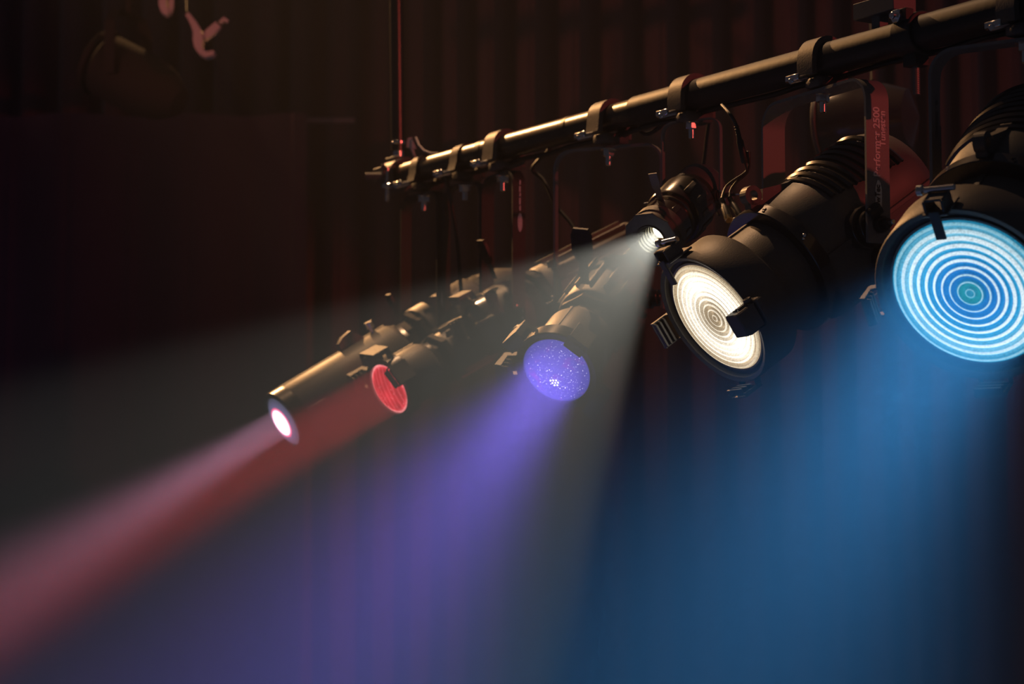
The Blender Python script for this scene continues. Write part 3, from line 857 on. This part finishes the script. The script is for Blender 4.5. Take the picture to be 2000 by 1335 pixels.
# ------------------------------------------------------------------ cables
def smooth(pts, n=8):
    out = []
    P = [pts[0]] + pts + [pts[-1]]
    for i in range(1, len(P) - 2):
        for k in range(n):
            t = k / n; a, b, c, d = P[i - 1], P[i], P[i + 1], P[i + 2]
            out.append(.5 * ((2 * b) + (c - a) * t + (2 * a - 5 * b + 4 * c - d) * t * t + (3 * b - a - 3 * c + d) * t ** 3))
    out.append(pts[-1]); return out
def plug(a, b, r, root, name='plug', m=RUB):
    d = (b - a); L = d.length; z = d.normalized(); x = z.cross(Vector((0, 1, 0))).normalized(); y = z.cross(x)
    M = frame(a, x, y, z); mb = MB()
    mb.lathe(M, [(0, 0), (r * .5, 0), (r * .62, L * .1), (r * .7, L * .35), (r, L * .42), (r, L * .97), (r * .8, L), (0, L)], 24)
    for k in range(4): mb.ring(M, r * .45, r * .72, L * (.02 + .07 * k), L * (.05 + .07 * k), 20, .0004)
    return mb.build(name, m, root)
root = thing('power_cable', at(1425, 432, 4.12), 'black twin cable with plugs drooping between pipe and warm lit lamp', 'cable')
zz = 4.16
mb = MB(); mb.tube(smooth([at(1410, 205, 4.2), at(1425, 222, zz), at(1436, 240, zz), at(1441, 255, zz)]), .0032, 10)
mb.build('upper_lead', RUB, root)
plug(at(1438, 245, zz), at(1455, 318, zz), .0062, root)
mb = MB(); mb.tube(smooth([at(1452, 308, zz), at(1457, 322, zz), at(1456, 336, zz), at(1430, 354, zz), at(1416, 368, zz), at(1409, 392, 4.13), at(1413, 404, 4.12)]), .0022, 10)
mb.build('lead', RUB, root)
mb = MB(); mb.tube(smooth([at(1463, 300, zz), at(1464, 318, zz), at(1458, 338, zz), at(1438, 356, zz), at(1427, 372, zz), at(1425, 388, 4.13), at(1431, 402, 4.12)]), .0022, 10)
mb.build('lead', RUB, root)
plug(at(1463, 318, zz), at(1461, 295, zz), .0042, root)
pg = plug(at(1409, 388, 4.13), at(1424, 430, 4.10), .0068, root)
mb = MB(); d = (at(1424, 430, 4.10) - at(1409, 388, 4.13)).normalized(); x = d.cross(Vector((0, 1, 0))).normalized()
mb.cyl(frame(at(1421.5, 423, 4.105), x, d.cross(x), d), .0074, 0, .009, 20); mb.build('metal_collar', BRASS, pg)
plug(at(1424, 385, 4.13), at(1447, 425, 4.10), .0062, root)
def cable(label, pts, r):
    mb = MB(); mb.tube(smooth(pts), r, 10); return tag(mb.build('cable', RUB), label, 'cable')
def pp(px, dz=-PR, dy=0.): return on_pipe(px) + Vector((0, dy, dz))
cable('black cable looping under the pipe above the unlit lamp', [pp(1075, -.02, .045), at(1066, 300, 4.95), at(1040, 330, 4.98), at(1062, 352, 4.97), at(1085, 400, 4.93), at(1118, 440, 4.9), at(1150, 500, 4.86), at(1175, 560, 4.84)], .0042)
cable('black cable hanging beside the yoke of the violet lamp', [pp(1300, -.02, .045), at(1288, 248, 4.55), at(1262, 262, 4.58), at(1240, 248, 4.6), at(1225, 262, 4.63)], .0045)
cable('thin black cable behind the yoke of the small spotlight', [pp(1388, -.02, .045), at(1384, 240, 4.56), at(1378, 290, 4.62), at(1375, 340, 4.66), at(1392, 385, 4.66), at(1405, 420, 4.64)], .0035)
cable('black cable dropping from pipe to the red lamp', [pp(862, -.02, .045), at(872, 350, 5.1), at(884, 410, 5.1), at(893, 470, 5.08), at(900, 560, 5.05), at(905, 620, 5.02)], .0042)
# cable tied under the pipe
mb = MB(); pts = []
for k in range(60):
    x = .02 + 1.9 * k / 59
    pts.append(PM @ Vector((x, .012 + .004 * sin(k * .9), -PR - .0058 - .0015 * sin(k * .7) ** 2)))
mb.tube(pts, .0050, 10)
tag(mb.build('tied_cable', RUB), 'black cable tied along the underside of the pipe', 'cable')

# ------------------------------------------------------------------ dark lamp behind the warm lit one
root = thing('round_floodlight', at(1700, 250, 5.0), 'big unlit round lamp seen behind the lettered yoke', 'stage light')
FM = frame(at(1705, 236, 5.0), Vector((.80, .6, 0)), Vector((0, 0, 1)), Vector((.6, -.80, 0)))
FM = frame(at(1705, 236, 5.0), Vector((.45, .89, 0)), Vector((0, 0, 1)), Vector((.89, -.45, 0)))
mb = MB(); mb.lathe(FM, [(.066, -.10), (.078, -.098), (.080, -.09), (.080, -.02), (.076, -.01), (.076, .03), (.06, .08), (0, .10)], 64)
mb.build('lamp_shell', GLOSS, root)
mb = MB(); mb.ring(FM, .066, .083, -.108, -.098, 64); mb.build('front_rim', BLACK, root)
MB().lathe(FM, [(0, -.090), (.05, -.092), (.068, -.096)], 48).build('lens', LENS_DARK, root, 60, (FM.inverted(), .068))
mb = MB(); mb.bar(Matrix.Translation(FM.translation) @ Matrix.Rotation(0, 4, 'Z'), [(-.0, .085), (-.0, .30)], .03, .005); mb.build('hanging_bracket', BLACK, root)

# ------------------------------------------------------------------ upper left: far clamp on a second bar, red in the side light
q0 = at(395, 62, 6.2)
root = thing('hanging_hook_clamp', q0, 'out of focus red-lit hook clamp in the dark upper left corner', 'clamp')
mb = MB(); mb.tube([at(366, 30, 6.2), at(364, -40, 6.33)], .003, 10); mb.tube([at(366, 30, 6.2), at(399, 76, 6.2)], .004, 8); mb.build('hanging_stem', DULL, root)
HM = frame(at(400, 96, 6.2), RT, Vector((0, 0, 1)), Vector((0, -1, 0)))        # x right, y up, z to the viewer
mb = MB(); k_ = 6.2 / FPX
def P2(px, py): return ((px - 400) * k_, -(py - 96) * k_)
def ribbon(M, pts, wd, z0, z1, mb):
    n = len(pts); L_ = []; R_ = []
    for i, (x, y) in enumerate(pts):
        a = pts[max(0, i - 1)]; b = pts[min(n - 1, i + 1)]; tx, ty = b[0] - a[0], b[1] - a[1]; q = math.hypot(tx, ty)
        ww = wd[i] if isinstance(wd, list) else wd
        L_.append((x - ty / q * ww / 2, y + tx / q * ww / 2)); R_.append((x + ty / q * ww / 2, y - tx / q * ww / 2))
    for i in range(n - 1): mb.prism(M, [R_[i], R_[i + 1], L_[i + 1], L_[i]], z0, z1)
ribbon(HM, [P2(*p) for p in ((366, 28), (378, 46), (386, 62), (388, 80), (388, 92), (394, 103), (404, 109), (414, 107), (419, 103))],
       [8 * k_, 12 * k_, 16 * k_, 20 * k_, 15 * k_, 12 * k_, 11 * k_, 10 * k_, 6 * k_], -.018, .018, mb)
mb.build('hook', LIGHTENED, root, 50)
mb = MB(); ribbon(HM, [P2(*p) for p in ((398, 74), (412, 62), (426, 48))], [13 * k_, 17 * k_, 14 * k_], -.010, .010, mb); mb.build('jaw_screw', LIGHTENED, root, 50)
mb = MB(); ribbon(HM, [P2(*p) for p in ((430, 44), (437, 36), (444, 42))], 7 * k_, -.006, .006, mb); mb.build('wing_nut', LIGHTENED, root, 50)
root = thing('far_hook_clamp', at(328, 14, 6.2), 'blurred red-lit clamp cut off by the top edge at upper left', 'clamp')
mb = MB(); ribbon(HM, [P2(*p) for p in ((318, -26), (317, -8), (318, 10), (322, 22), (328, 28))], [12 * k_, 13 * k_, 15 * k_, 14 * k_, 8 * k_], -.018, .018, mb)
ribbon(HM, [P2(*p) for p in ((330, 26), (334, 12), (334, -26))], [6 * k_, 8 * k_, 8 * k_], -.012, .012, mb)
mb.build('hook', LIGHTENED, root, 50)
mb = MB(); mb.tube([at(321, -24, 6.2), at(318, -50, 6.36)], .007, 10); mb.build('hanging_stem', DULL, root)
mb = MB(); mb.tube([at(-60, -60, 6.3), at(760, -52, 6.9)], .025, 24)
tag(mb.build('rear_pipe', RUB), 'dark rear pipe crossing above the upper left corner', 'pipe')
# shadowy lamp cluster below it
root = thing('unlit_spotlight', at(300, 120, 6.4), 'barely visible unlit lamp hanging in the dark upper left', 'stage light')
LM = frame(at(250, 150, 6.4), Vector((.3, .95, 0)).normalized(), Vector((0, 0, 1)), Vector((.95, -.3, 0)))
LM = LM @ Matrix.Rotation(radians(28), 4, 'X')
mb = MB(); mb.lathe(LM, [(0, -.09), (.07, -.085), (.085, -.07), (.085, .06), (.07, .12), (.04, .17), (0, .18)], 48); mb.build('housing', DULL, root)
mb = MB(); mb.ring(LM, .078, .092, -.10, -.085, 48); mb.build('front_rim', DULL, root)
mb = MB(); YM = Matrix.Translation(at(250, 150, 6.4)) @ Matrix.Rotation(radians(70), 4, 'Z')
mb.bar(YM, [(-.10, -.01), (-.10, .13), (-.07, .165), (.07, .165), (.10, .13), (.10, -.01)], .03, .005); mb.build('yoke', DULL, root, 30)
mb = MB(); mb.tube([at(250, 150, 6.4) + Vector((0, 0, .165)), at(250, -45, 6.42)], .008, 10); mb.build('hanging_stem', DULL, root)
